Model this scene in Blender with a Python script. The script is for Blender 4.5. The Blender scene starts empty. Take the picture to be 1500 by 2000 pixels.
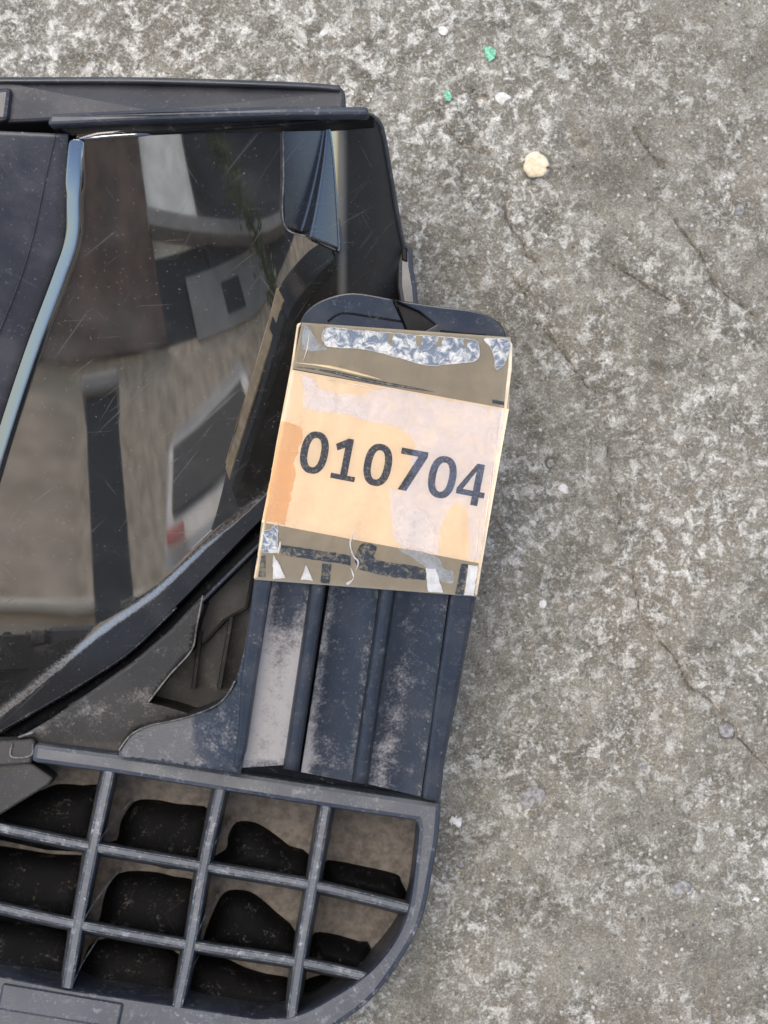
import bpy, bmesh, math, random
from mathutils import Vector, noise
from mathutils.geometry import tessellate_polygon
random.seed(7)
sc = bpy.context.scene
# ------------------------------------------------------------------ camera
D = 0.60            # camera height above the concrete (m)
S = 0.00014         # metres per photo pixel on the concrete
cam_d = bpy.data.cameras.new('camera'); cam = bpy.data.objects.new('camera', cam_d)
sc.collection.objects.link(cam); sc.camera = cam
cam.location = (0, 0, D); cam.rotation_euler = (0, 0, 0)
cam_d.sensor_fit = 'VERTICAL'; cam_d.sensor_height = 24
cam_d.lens = 24 * D / (2000 * S)
cam_d.clip_start = 0.01; cam_d.clip_end = 500
cam_d.dof.use_dof = True; cam_d.dof.focus_distance = D - 0.07; cam_d.dof.aperture_fstop = 24.0
# ------------------------------------------------------------------ world, sun, exposure
SUN_EL, SUN_AZ = math.radians(77), math.radians(-40)      # azimuth from +Y (top of photo) towards +X
w = bpy.data.worlds.new('World'); sc.world = w; w.use_nodes = True
nt = w.node_tree; nt.nodes.clear()
out = nt.nodes.new('ShaderNodeOutputWorld'); bg = nt.nodes.new('ShaderNodeBackground')
sky = nt.nodes.new('ShaderNodeTexSky'); sky.sky_type = 'NISHITA'; sky.sun_disc = False
sky.sun_elevation = SUN_EL; sky.sun_rotation = SUN_AZ
sky.dust_density = 1.0; sky.air_density = 1.15; sky.ozone_density = 1.0
bg.inputs['Strength'].default_value = 0.10
nt.links.new(sky.outputs[0], bg.inputs[0]); nt.links.new(bg.outputs[0], out.inputs[0])
sun_d = bpy.data.lights.new('sun', 'SUN'); sun_d.energy = 1.5; sun_d.angle = math.radians(45)
sun_d.color = (1.0, 0.90, 0.76)
sun = bpy.data.objects.new('sun', sun_d); sc.collection.objects.link(sun)
sdir = Vector((math.sin(SUN_AZ) * math.cos(SUN_EL), math.cos(SUN_AZ) * math.cos(SUN_EL), math.sin(SUN_EL)))
sun.rotation_euler = (-sdir).to_track_quat('-Z', 'Y').to_euler(); sun.location = sdir * 3
sc.view_settings.view_transform = 'Standard'; sc.view_settings.look = 'None'
sc.view_settings.exposure = 1.56; sc.view_settings.gamma = 1.0
sc.view_settings.use_curve_mapping = False

# ------------------------------------------------------------------ helpers
def P(px, py, z):
    k = (D - z) / D
    return Vector(((px - 750) * S * k, (1000 - py) * S * k, z))

def link(o, parent=None):
    sc.collection.objects.link(o)
    if parent is not None: o.parent = parent
    return o

def empty(name, loc=(0, 0, 0), label=None, cat=None, group=None):
    o = bpy.data.objects.new(name, None); o.empty_display_size = 0.01
    link(o); 
    if label: o['label'] = label
    if cat: o['category'] = cat
    if group: o['group'] = group
    return o

def mesh(name, verts, faces, mat=None, parent=None, smooth=False, attrs=None, bevel=0, bseg=2, sub=0):
    me = bpy.data.meshes.new(name)
    me.from_pydata([tuple(v) for v in verts], [], faces); me.update()
    if attrs:
        for an, vals in attrs.items():
            a = me.attributes.new(an, 'FLOAT', 'POINT'); a.data.foreach_set('value', vals)
    if smooth: me.polygons.foreach_set('use_smooth', [True] * len(me.polygons))
    if mat: me.materials.append(mat)
    o = link(bpy.data.objects.new(name, me), parent)
    if bevel:
        m = o.modifiers.new('bevel', 'BEVEL'); m.width = bevel; m.segments = bseg
        m.limit_method = 'ANGLE'; m.angle_limit = math.radians(35); m.harden_normals = False
    return o

def tag(o, label, cat, group=None):
    o['label'] = label; o['category'] = cat
    if group: o['group'] = group
    return o

def cr(pts, n=8, closed=False):
    """Catmull-Rom through points"""
    out = []; N = len(pts)
    rng = range(N) if closed else range(N - 1)
    for i in rng:
        if closed: p0, p1, p2, p3 = pts[(i - 1) % N], pts[i], pts[(i + 1) % N], pts[(i + 2) % N]
        else: p0, p1, p2, p3 = pts[max(i - 1, 0)], pts[i], pts[i + 1], pts[min(i + 2, N - 1)]
        for j in range(n):
            t = j / n
            out.append(tuple(0.5 * ((2 * b) + (-a + c) * t + (2 * a - 5 * b + 4 * c - d) * t * t + (-a + 3 * b - 3 * c + d) * t ** 3)
                             for a, b, c, d in zip(p0, p1, p2, p3)))
    if not closed: out.append(tuple(pts[-1]))
    return out

def jag(pts, step=5, amp=2.0, freq=0.12, seed=0.0):
    """subdivide a closed outline and roughen it"""
    out = []; N = len(pts)
    for i in range(N):
        a, b = pts[i], pts[(i + 1) % N]
        L = math.hypot(b[0] - a[0], b[1] - a[1]); m = max(1, int(L / step))
        for j in range(m):
            t = j / m; x = a[0] + (b[0] - a[0]) * t; y = a[1] + (b[1] - a[1]) * t
            nx = noise.noise(Vector((x * freq, y * freq, seed))); ny = noise.noise(Vector((x * freq, y * freq, seed + 9.3)))
            out.append((x + nx * amp * 1.6, y + ny * amp * 1.6))
    return out

def zc(z): return z if callable(z) else (lambda px, py: z)

def slab(name, poly, ztop, thick, mat, parent=None, bevel=0.0004, smooth=False, zbot=None):
    """solid with the outline poly (photo px at the top face), vertical walls"""
    zf = zc(ztop); n = len(poly)
    top = [P(x, y, zf(x, y)) for x, y in poly]
    bot = [Vector((v.x, v.y, (v.z - thick) if zbot is None else zbot)) for v in top]
    faces = [tuple(range(n)), tuple(range(2 * n - 1, n - 1, -1))]
    faces += [(i, n + i, n + (i + 1) % n, (i + 1) % n) for i in range(n)]
    # orientation: photo px y is down, so reverse when needed
    A = sum(top[i].x * top[(i + 1) % n].y - top[(i + 1) % n].x * top[i].y for i in range(n))
    if A < 0: faces = [tuple(reversed(f)) for f in faces]
    return mesh(name, top + bot, faces, mat, parent, smooth, None, bevel)

def sheet(name, poly, z, mat, parent=None):
    """thin flat print or film piece"""
    zf = zc(z); V = [P(x, y, zf(x, y)) for x, y in poly]; n = len(V)
    A = sum(V[i].x * V[(i + 1) % n].y - V[(i + 1) % n].x * V[i].y for i in range(n))
    f = tuple(range(n)) if A > 0 else tuple(reversed(range(n)))
    o = mesh(name, V, [f], mat, parent)
    bm = bmesh.new(); bm.from_mesh(o.data); bmesh.ops.triangulate(bm, faces=bm.faces); bm.to_mesh(o.data); bm.free()
    return o

def patch(name, c, z, nu, nv, mat, parent=None, thick=0.0, dust=None, smooth=True, bump=None):
    """bilinear quad c = TL,TR,BR,BL in photo px, gridded; closed when thick"""
    zf = zc(z); V = []; du = []
    for j in range(nv + 1):
        for i in range(nu + 1):
            u, v = i / nu, j / nv
            x = (c[0][0] * (1 - u) + c[1][0] * u) * (1 - v) + (c[3][0] * (1 - u) + c[2][0] * u) * v
            y = (c[0][1] * (1 - u) + c[1][1] * u) * (1 - v) + (c[3][1] * (1 - u) + c[2][1] * u) * v
            zz = zf(x, y) + (bump(u, v) if bump else 0)
            V.append(P(x, y, zz)); du.append(dust(u, v, x, y) if dust else 0.0)
    W = nu + 1
    F = [(j * W + i, (j + 1) * W + i, (j + 1) * W + i + 1, j * W + i + 1) for j in range(nv) for i in range(nu)]
    if thick:
        ring = [i for i in range(W)] + [j * W + nu for j in range(1, nv + 1)] + [nv * W + i for i in range(nu - 1, -1, -1)] + [j * W for j in range(nv - 1, 0, -1)]
        b0 = len(V)
        for r in ring: V.append(V[r] - Vector((0, 0, thick))); du.append(du[r])
        m = len(ring)
        F += [(ring[i], ring[(i + 1) % m], b0 + (i + 1) % m, b0 + i) for i in range(m)]
        F.append(tuple(b0 + i for i in range(m)))
    return mesh(name, V, F, mat, parent, smooth if not thick else False, {'dust': du} if dust else None)

def sweep(name, line, z, prof, mat, parent=None, smooth=True, dust=0.0, closed_prof=True, taper=0):
    """profile [(offset px, dz m)] swept along a px polyline lying on z(px,py)"""
    zf = zc(z); n = len(line); m = len(prof); V = []
    for i, (x, y) in enumerate(line):
        a = line[max(i - 1, 0)]; b = line[min(i + 1, n - 1)]
        tx, ty = b[0] - a[0], b[1] - a[1]; L = math.hypot(tx, ty) or 1; nx, ny = -ty / L, tx / L
        f = 1.0
        if taper: f = min(1.0, (min(i, n - 1 - i) + 0.15) / taper)
        for o, dz in prof: V.append(P(x + nx * o * f, y + ny * o * f, zf(x, y) + dz * f))
    F = []
    e = m if closed_prof else m - 1
    for i in range(n - 1):
        for j in range(e):
            F.append((i * m + j, (i + 1) * m + j, (i + 1) * m + (j + 1) % m, i * m + (j + 1) % m))
    if closed_prof:
        F.append(tuple(range(m))); F.append(tuple(range(n * m - 1, (n - 1) * m - 1, -1)))
    dl = dust if isinstance(dust, list) else [dust] * m
    o = mesh(name, V, F, mat, parent, smooth, {'dust': dl * n} if dust else None)
    bm = bmesh.new(); bm.from_mesh(o.data); bmesh.ops.recalc_face_normals(bm, faces=bm.faces); bm.to_mesh(o.data); bm.free()
    return o

def box_prof(wd, h, r=0.25, draft=0.0):
    """rounded bar profile: top at dz=0, width wd px, depth h m"""
    a = wd / 2; c = a * r; hz = 0.0006
    return [(-a - draft, -h), (-a, -hz), (-a + c, 0), (a - c, 0), (a, -hz), (a + draft, -h)]

def round_prof(wd, h, n=7):
    return [(-wd / 2 * math.cos(math.pi * i / (n - 1)), h * math.sin(math.pi * i / (n - 1))) for i in range(n)] + [(wd / 2, -0.003), (-wd / 2, -0.003)]

# ------------------------------------------------------------------ materials
class Mat:
    def __init__(s, name):
        s.m = bpy.data.materials.new(name); s.m.use_nodes = True; s.t = s.m.node_tree
        s.b = s.t.nodes['Principled BSDF']; s.o = s.t.nodes['Material Output']
        s.tc = s.t.nodes.new('ShaderNodeNewGeometry').outputs['Position']
    def n(s, typ, **kw):
        nd = s.t.nodes.new(typ)
        for k, v in kw.items(): setattr(nd, k, v)
        return nd
    def l(s, a, b): s.t.links.new(a, b)
    def noise(s, scale, detail=4, rough=0.55, dist=0.0, vec=None):
        nd = s.n('ShaderNodeTexNoise'); nd.inputs['Scale'].default_value = scale
        nd.inputs['Detail'].default_value = detail; nd.inputs['Roughness'].default_value = rough
        nd.inputs['Distortion'].default_value = dist
        s.l(vec or s.tc, nd.inputs['Vector']); return nd.outputs['Fac']
    def map(s, rot=(0, 0, 0), scale=(1, 1, 1)):
        nd = s.n('ShaderNodeMapping', vector_type='TEXTURE'); nd.inputs['Rotation'].default_value = rot; nd.inputs['Scale'].default_value = scale
        s.l(s.tc, nd.inputs['Vector']); return nd.outputs[0]
    def ramp(s, fac, a, b, lo=0.0, hi=1.0):
        nd = s.n('ShaderNodeMapRange'); nd.interpolation_type = 'SMOOTHSTEP'
        for i, v in ((1, a), (2, b), (3, lo), (4, hi)): nd.inputs[i].default_value = v
        s.l(fac, nd.inputs[0]); return nd.outputs[0]
    def mth(s, op, a, b=None):
        nd = s.n('ShaderNodeMath', operation=op)
        for i, v in enumerate((a, b)):
            if v is None: continue
            if isinstance(v, (int, float)): nd.inputs[i].default_value = v
            else: s.l(v, nd.inputs[i])
        return nd.outputs[0]
    def mix(s, fac, a, b, mode='MIX'):
        nd = s.n('ShaderNodeMix', data_type='RGBA', blend_type=mode)
        for sock, v in ((nd.inputs[0], fac), (nd.inputs[6], a), (nd.inputs[7], b)):
            if isinstance(v, (int, float)): sock.default_value = v
            elif isinstance(v, tuple): sock.default_value = (*v, 1)
            else: s.l(v, sock)
        return nd.outputs[2]
    def attr(s, name):
        nd = s.n('ShaderNodeAttribute'); nd.attribute_name = name; return nd.outputs['Fac']
    def set(s, key, v):
        if isinstance(v, (int, float)): s.b.inputs[key].default_value = v
        elif isinstance(v, tuple): s.b.inputs[key].default_value = (*v, 1)
        else: s.l(v, s.b.inputs[key])
    def bump(s, h, strength=0.3, dist=0.001):
        nd = s.n('ShaderNodeBump'); nd.inputs['Strength'].default_value = strength; nd.inputs['Distance'].default_value = dist
        s.l(h, nd.inputs['Height']); s.l(nd.outputs[0], s.b.inputs['Normal'])

def scratches(M, scale=900, rots=(0.5, 1.1, 2.2, 2.75)):
    """fine straight scuffs in several directions -> 0..1"""
    tot = None
    for i, r in enumerate(rots):
        v = M.map(rot=(0, 0, r), scale=(1, 45, 45))
        f = M.ramp(M.noise(scale * (1 + 0.35 * i), 2, 0.5, 0.0, v), 0.69, 0.77)
        tot = f if tot is None else M.mth('MAXIMUM', tot, f)
    return tot

def plastic(name, base=(0.016, 0.017, 0.02), rough=0.42, dust_amt=0.5, dust_col=(0.30, 0.275, 0.25), spec=0.5, wear=0.4, scuff=0.0):
    M = Mat(name)
    film = M.ramp(M.noise(45, 5, 0.6), 0.42, 0.72)                 # broad grey film
    speck = M.ramp(M.noise(1500, 3, 0.6), 0.64, 0.72)               # grains
    a = M.attr('dust')
    n2 = M.mth('ADD', M.mth('MULTIPLY', M.noise(1500, 3, 0.6), 0.5), M.mth('MULTIPLY', M.noise(240, 6, 0.7), 0.85))
    heavy = M.ramp(M.mth('ADD', a, M.mth('SUBTRACT', M.mth('MULTIPLY', n2, 2.0), 1.36)), 0.10, 1.15, 0.0, 0.85)
    light = M.mth('MULTIPLY', M.mth('ADD', M.mth('MULTIPLY', film, 0.10), M.mth('MULTIPLY', speck, 0.35)), dust_amt)
    scr = M.mth('MULTIPLY', scratches(M), 0.16 * wear)
    if scuff:
        sc1 = M.mth('MULTIPLY', M.ramp(M.noise(480, 9, 0.75, 0.4), 0.52, 0.68), M.ramp(M.noise(55, 4), 0.35, 0.6))
        scr = M.mth('MAXIMUM', scr, M.mth('MULTIPLY', sc1, scuff))
    d = M.mth('MINIMUM', M.mth('ADD', M.mth('MAXIMUM', light, scr), heavy), 1.0)
    M.set('Base Color', M.mix(d, base, dust_col))
    M.set('Roughness', M.mth('ADD', M.ramp(M.noise(90, 4), 0.3, 0.7, rough - 0.07, rough + 0.08), M.mth('MULTIPLY', d, 0.35)))
    M.set('Specular IOR Level', spec)
    M.bump(M.mth('ADD', M.noise(2600, 2), M.mth('MULTIPLY', heavy, 0.6)), 0.08, 0.0004)
    return M.m

def gloss(name, col=(0.34, 0.325, 0.305), r0=0.024, edge=False):
    M = Mat(name)
    scr = scratches(M, 1000, (-0.85, -0.7, -0.95, -0.6, -1.5, 0.6))
    haze = M.ramp(M.noise(38, 5, 0.6), 0.45, 0.75)
    speck = M.ramp(M.noise(1700, 2, 0.5), 0.69, 0.745)
    a = M.attr('dust'); n2 = M.noise(1500, 4, 0.7)
    heavy = M.ramp(M.mth('ADD', a, M.mth('SUBTRACT', M.mth('MULTIPLY', n2, 1.3), 0.65)), 0.2, 1.1, 0.0, 0.6)
    d = M.mth('ADD', M.mth('ADD', M.mth('ADD', 0.035, M.mth('MULTIPLY', haze, 0.06)), M.mth('MULTIPLY', speck, 0.30)), M.mth('ADD', heavy, M.mth('MULTIPLY', scr, 0.09)))
    d = M.mth('MINIMUM', d, 1.0)
    if edge:                      # satin moulded ledge along the front and satin flank on the right
        wob = M.mth('MULTIPLY', M.mth('SUBTRACT', M.noise(300, 3), 0.5), 8.0)
        sat = M.mth('MAXIMUM', M.ramp(M.mth('ADD', M.attr('edge'), wob), 4, 9), M.ramp(M.attr('side'), 655, 682))
        bc = M.mix(d, M.mix(sat, col, (0.008, 0.0085, 0.0105)), (0.30, 0.28, 0.26))
        M.set('Metallic', M.mth('MULTIPLY', M.mth('SUBTRACT', 1.0, d), M.mth('SUBTRACT', 1.0, sat)))
    else:
        sat = 0.0; bc = M.mix(d, col, (0.34, 0.32, 0.30)); M.set('Metallic', M.mth('SUBTRACT', 1.0, d))
    M.set('Base Color', bc)
    if edge: M.set('Specular IOR Level', 0.16)
    M.set('Roughness', M.mth('ADD', M.mth('ADD', M.mth('MULTIPLY', sat, 0.30), M.mth('MULTIPLY', scr, 0.05)), M.mth('ADD', M.mth('MULTIPLY', haze, 0.03), M.mth('ADD', r0, M.mth('MULTIPLY', heavy, 0.5)))))
    M.bump(M.mth('ADD', M.noise(60, 1), M.mth('MULTIPLY', scr, -0.02)), 0.012, 0.0006)
    return M.m

def simple(name, col, rough=0.5, var=0.12, scale=300, spec=0.5, bump=0.1, metallic=0.0, coat=0.0):
    M = Mat(name)
    f = M.ramp(M.noise(scale, 5, 0.6), 0.3, 0.7)
    lo = tuple(c * (1 - var) for c in col); hi = tuple(min(1, c * (1 + var)) for c in col)
    M.set('Base Color', M.mix(f, lo, hi)); M.set('Roughness', rough); M.set('Specular IOR Level', spec); M.set('Metallic', metallic)
    if coat: M.set('Coat Weight', coat); M.set('Coat Roughness', 0.08)
    if bump: M.bump(M.noise(scale * 3, 3), bump, 0.0005)
    return M.m

def concrete():
    M = Mat('weathered_concrete')
    lime = M.attr('lime')
    big = M.noise(18, 4, 0.55); mid = M.noise(70, 6, 0.65, 0.2)
    base = M.mix(M.ramp(mid, 0.34, 0.66), (0.142, 0.127, 0.098), (0.255, 0.234, 0.186))
    base = M.mix(M.ramp(big, 0.45, 0.72, 0, 0.5), base, (0.215, 0.175, 0.125))
    base = M.mix(M.ramp(M.noise(33, 3, 0.5), 0.58, 0.75, 0, 0.3), base, (0.20, 0.20, 0.14))
    # lime bloom and worn paste: coarse scabs, medium mottling and fine salt
    mask = M.ramp(M.mth('ADD', M.noise(38, 6, 0.66, 0.3), M.mth('MULTIPLY', lime, 0.45)), 0.46, 0.80)
    scab = M.mth('MULTIPLY', M.ramp(M.noise(150, 10, 0.70, 0.6), 0.52, 0.63), M.ramp(lime, 0.36, 0.66))
    wsp = M.mth('MULTIPLY', M.ramp(M.noise(260, 10, 0.72, 0.5), 0.475, 0.60), mask)
    wsp2 = M.mth('MULTIPLY', M.ramp(M.noise(1000, 6, 0.72, 0.2), 0.50, 0.62), M.mth('ADD', M.mth('MULTIPLY', mask, 0.35), 0.17))
    white = M.mth('MINIMUM', M.mth('ADD', M.mth('MULTIPLY', scab, 0.6), M.mth('ADD', M.mth('MULTIPLY', wsp, 0.72), wsp2)), 0.92)
    col = M.mix(white, base, (0.72, 0.685, 0.61))
    # aggregate grains
    vor = M.n('ShaderNodeTexVoronoi'); vor.inputs['Scale'].default_value = 700; M.l(M.tc, vor.inputs['Vector'])
    sep = M.n('ShaderNodeSeparateColor'); M.l(vor.outputs['Color'], sep.inputs[0])
    core = M.ramp(vor.outputs['Distance'], 0.42, 0.25)
    g1 = M.mth('MULTIPLY', core, M.ramp(sep.outputs[0], 0.90, 0.93))
    g2 = M.mth('MULTIPLY', core, M.ramp(sep.outputs[1], 0.88, 0.92))
    g3 = M.mth('MULTIPLY', core, M.ramp(sep.outputs[2], 0.94, 0.97))
    col = M.mix(M.mth('MULTIPLY', g1, 0.7), col, (0.62, 0.59, 0.53))
    col = M.mix(M.mth('MULTIPLY', g2, 0.6), col, (0.085, 0.083, 0.083))
    col = M.mix(M.mth('MULTIPLY', g3, 0.5), col, (0.34, 0.24, 0.15))
    fine = M.noise(2300, 4, 0.75)
    col = M.mix(1.0, col, M.mix(M.ramp(fine, 0.30, 0.70), (0.55, 0.54, 0.53), (1.36, 1.36, 1.36)), 'MULTIPLY')
    pit = M.ramp(M.noise(420, 3, 0.6, 0.1), 0.335, 0.27)
    col = M.mix(M.mth('MULTIPLY', pit, 0.55), col, (0.07, 0.065, 0.06))
    col = M.mix(M.ramp(M.mth('ADD', M.attr('crack'), M.mth('MULTIPLY', M.mth('SUBTRACT', M.noise(700, 4), 0.5), 0.5)), 0.26, 0.58, 0, 0.65), col, (0.055, 0.05, 0.043))
    M.set('Base Color', col); M.set('Roughness', 0.88); M.set('Specular IOR Level', 0.25)
    h = M.mth('ADD', M.mth('MULTIPLY', M.noise(520, 7, 0.75), 1.0), M.mth('ADD', M.mth('MULTIPLY', white, 0.3), M.mth('MULTIPLY', fine, 0.5)))
    h = M.mth('SUBTRACT', h, M.mth('MULTIPLY', pit, 0.6))
    M.bump(h, 0.9, 0.0012)
    return M.m

def clear_film():
    M = Mat('clear_tape_film')
    tr = M.n('ShaderNodeBsdfTransparent'); tr.inputs[0].default_value = (0.985, 0.975, 0.95, 1)
    gl = M.n('ShaderNodeBsdfGlossy'); gl.inputs['Roughness'].default_value = 0.07
    gl.inputs[0].default_value = (1, 1, 1, 1)
    fr = M.n('ShaderNodeFresnel'); fr.inputs[0].default_value = 1.5
    b = M.n('ShaderNodeBump'); b.inputs['Strength'].default_value = 0.3; b.inputs['Distance'].default_value = 0.002
    v = M.map(rot=(0, 0, 0.15), scale=(0.6, 2.5, 1))
    M.l(M.mth('ADD', M.noise(110, 3, 0.5, 0.5, v), M.mth('MULTIPLY', M.noise(500, 3), 0.12)), b.inputs['Height'])
    M.l(b.outputs[0], gl.inputs['Normal']); M.l(b.outputs[0], fr.inputs['Normal'])
    mx = M.n('ShaderNodeMixShader'); M.l(fr.outputs[0], mx.inputs[0]); M.l(tr.outputs[0], mx.inputs[1]); M.l(gl.outputs[0], mx.inputs[2])
    M.l(mx.outputs[0], M.o.inputs[0]); M.t.nodes.remove(M.b)
    return M.m

def veil(name, col, alpha, scale=350, lo=0.35, hi=0.65, mn=0.4):
    """see-through tint in the tape: adhesive, trapped air, painted sky glare"""
    M = Mat(name)
    f = M.ramp(M.noise(scale, 5, 0.65, 0.5), lo, hi, mn, 1.0)
    M.set('Base Color', col); M.set('Roughness', 0.25); M.set('Alpha', M.mth('MULTIPLY', f, alpha))
    M.bump(M.noise(scale, 3), 0.3, 0.0006)
    return M.m

MAT = dict(
    concrete=concrete(),
    gloss=gloss('glossy_black_cover', edge=True),
    matte=plastic('matte_black_plastic', (0.026, 0.028, 0.035), 0.40, 1.0),
    plate=plastic('satin_black_plastic', (0.026, 0.026, 0.032), 0.36, 1.0, wear=0.6),
    tabmat=plastic('worn_black_plastic', (0.013, 0.016, 0.023), 0.42, 0.6, (0.27, 0.25, 0.235), scuff=0.14),
    grillemat=plastic('scuffed_black_plastic', (0.018, 0.021, 0.029), 0.46, 0.7, (0.33, 0.325, 0.32), wear=0.5, scuff=0.35),
    barmat=plastic('scuffed_grille_bar_plastic', (0.034, 0.037, 0.044), 0.5, 1.0, (0.36, 0.355, 0.35), wear=0.8, scuff=0.5),
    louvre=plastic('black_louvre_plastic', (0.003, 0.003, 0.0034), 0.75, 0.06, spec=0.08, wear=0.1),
    ledge=plastic('dark_ledge_plastic', (0.010, 0.011, 0.015), 0.38, 0.6, spec=0.35),
    flank=plastic('satin_flank_plastic', (0.022, 0.022, 0.021), 0.26, 0.6, spec=0.7, wear=0.8),
    flangemat=plastic('dull_black_plastic', (0.022, 0.024, 0.032), 0.5, 0.9, spec=0.3, scuff=0.1),
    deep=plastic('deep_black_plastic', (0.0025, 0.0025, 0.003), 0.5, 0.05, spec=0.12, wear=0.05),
    traymat=plastic('dusty_black_plastic', (0.015, 0.0145, 0.014), 0.5, 0.7, (0.22, 0.20, 0.178), spec=0.22, wear=0.6),
    dirt=simple('dry_dust_film', (0.098, 0.087, 0.078), 0.9, 0.3, 420, 0.2, 0.4),
    lip=plastic('polished_black_edge', (0.012, 0.012, 0.013), 0.2, 0.5),
    film=clear_film(),
)

# ------------------------------------------------------------------ the concrete
CRACKS = [
    [(985, 380), (990, 430), (1020, 470), (1030, 500), (1050, 515), (1062, 540)],
    [(1000, 540), (1030, 580)], [(1062, 640), (1110, 705), (1150, 760)],
    [(1190, 860), (1195, 940), (1215, 985), (1205, 1030)],
    [(1235, 1110), (1250, 1190), (1270, 1225), (1320, 1290), (1345, 1340), (1390, 1370), (1430, 1430), (1475, 1475), (1540, 1550)],
    [(1235, 240), (1270, 300), (1300, 330)], [(1310, 420), (1370, 500), (1400, 560), (1480, 620)],
    [(850, 200), (890, 270), (950, 300)], [(1180, 505), (1265, 560), (1350, 610)],
]
CR = []
for c in CRACKS:
    l = cr(c, 6); l = [(x + 4 * noise.noise(Vector((x * .05, y * .05, 3))), y + 4 * noise.noise(Vector((x * .05, y * .05, 8)))) for x, y in l]
    CR.append([(x * 1.0, y * 1.0) for x, y in l])
DIMPLE = [(1115, 265, 16), (1140, 290, 12), (935, 190, 14), (1415, 1425, 18), (1370, 1900, 26), (1280, 720, 10), (1075, 905, 10), (890, 1700, 16)]
def build_ground():
    st = 0.0007
    nx, ny = int(0.26 / st), int(0.33 / st)
    xs = [-70, -30, -10, -3, -1, -0.4, -0.2] + [-0.13 + 0.26 * i / nx for i in range(nx + 1)] + [0.2, 0.4, 1, 3, 10, 30, 70]
    ys = [-70, -30, -10, -3, -1, -0.4, -0.22] + [-0.165 + 0.33 * i / ny for i in range(ny + 1)] + [0.22, 0.4, 1, 3, 10, 30, 70]
    segs = []
    for l in CR:
        for i in range(len(l) - 1):
            a, b = l[i], l[i + 1]
            segs.append((((a[0] - 750) * S, (1000 - a[1]) * S), ((b[0] - 750) * S, (1000 - b[1]) * S), min(i, len(l) - 2 - i) / 4.0))
    grid = {}
    for sg in segs:
        cx, cy = (sg[0][0] + sg[1][0]) / 2, (sg[0][1] + sg[1][1]) / 2
        for gx in (-1, 0, 1):
            for gy in (-1, 0, 1): grid.setdefault((int(cx // 0.006) + gx, int(cy // 0.006) + gy), []).append(sg)
    V = []; lime = []; crack = []
    nf = noise.fractal
    for y in ys:
        for x in xs:
            if abs(x) > 0.14 or abs(y) > 0.17: V.append((x, y, 0)); lime.append(0.3); crack.append(0); continue
            h = 0.0016 * nf(Vector((x * 28, y * 28, 1.0)), 1.0, 2.0, 3) + 0.0007 * nf(Vector((x * 190, y * 190, 4.0)), 0.8, 2.0, 3)
            c = 0.0
            for a, b, e in grid.get((int(x // 0.006), int(y // 0.006)), ()):
                dx, dy = b[0] - a[0], b[1] - a[1]; L2 = dx * dx + dy * dy + 1e-12
                t = max(0, min(1, ((x - a[0]) * dx + (y - a[1]) * dy) / L2))
                dd = math.hypot(x - a[0] - t * dx, y - a[1] - t * dy)
                wv = (0.00036 + 0.0005 * noise.noise(Vector((x * 90, y * 90, 6)))) * (0.5 + 0.5 * min(1, e))
                c = max(c, 1 - min(1, dd / (2.2 * max(wv, 0.0002))))
            h -= 0.0017 * c
            px, py = 750 + x / S, 1000 - y / S
            for qx, qy, r in DIMPLE:
                q = math.hypot(px - qx, py - qy) / r
                if q < 1.6: h -= 0.0022 * max(0, 1 - q * q / 2.5)
            f = max(0, min(1, (0.125 - abs(x)) / 0.01)) * max(0, min(1, (0.16 - abs(y)) / 0.01))
            V.append((x, y, h * f)); crack.append(min(1, c * 0.65))
            lm = 0.30 + 0.45 * max(0, 1 - math.hypot(px - 250, py - 60) / 900) + 0.16 * max(0, 1 - math.hypot(px - 1400, py - 1000) / 450) + 0.25 * max(0, 1 - math.hypot(px - 900, py - 200) / 350) - 0.10 * max(0, 1 - math.hypot(px - 1250, py - 1800) / 500) + 0.15 * max(0, 1 - math.hypot(px - 950, py - 1650) / 250) - 0.3 * max(0, 1 - math.hypot(px - 1420, py - 120) / 200)
            lime.append(lm)
    W = len(xs)
    F = [(j * W + i, j * W + i + 1, (j + 1) * W + i + 1, (j + 1) * W + i) for j in range(len(ys) - 1) for i in range(W - 1)]
    g = mesh('ground', V, F, MAT['concrete'], None, True, {'lime': lime, 'crack': crack})
    g['kind'] = 'structure'
    return g
ground = build_ground()

def rock(name, px, py, r, mat, parent=None, flat=0.55, seed=0, z=0.0, elong=1.0, rot=0.0):
    bm = bmesh.new(); bmesh.ops.create_icosphere(bm, subdivisions=2, radius=1)
    c = P(px, py, z); rr = r * S
    for v in bm.verts:
        k = 1 + 0.35 * noise.noise(v.co * 1.4 + Vector((seed * 3.1, 0, 0)))
        x, y = v.co.x * k * elong, v.co.y * k
        v.co = Vector((c.x + rr * (x * math.cos(rot) - y * math.sin(rot)), c.y + rr * (x * math.sin(rot) + y * math.cos(rot)), c.z + rr * v.co.z * k * flat))
    me = bpy.data.meshes.new(name); bm.to_mesh(me); bm.free(); me.materials.append(mat)
    me.polygons.foreach_set('use_smooth', [True] * len(me.polygons))
    return link(bpy.data.objects.new(name, me), parent)

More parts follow.
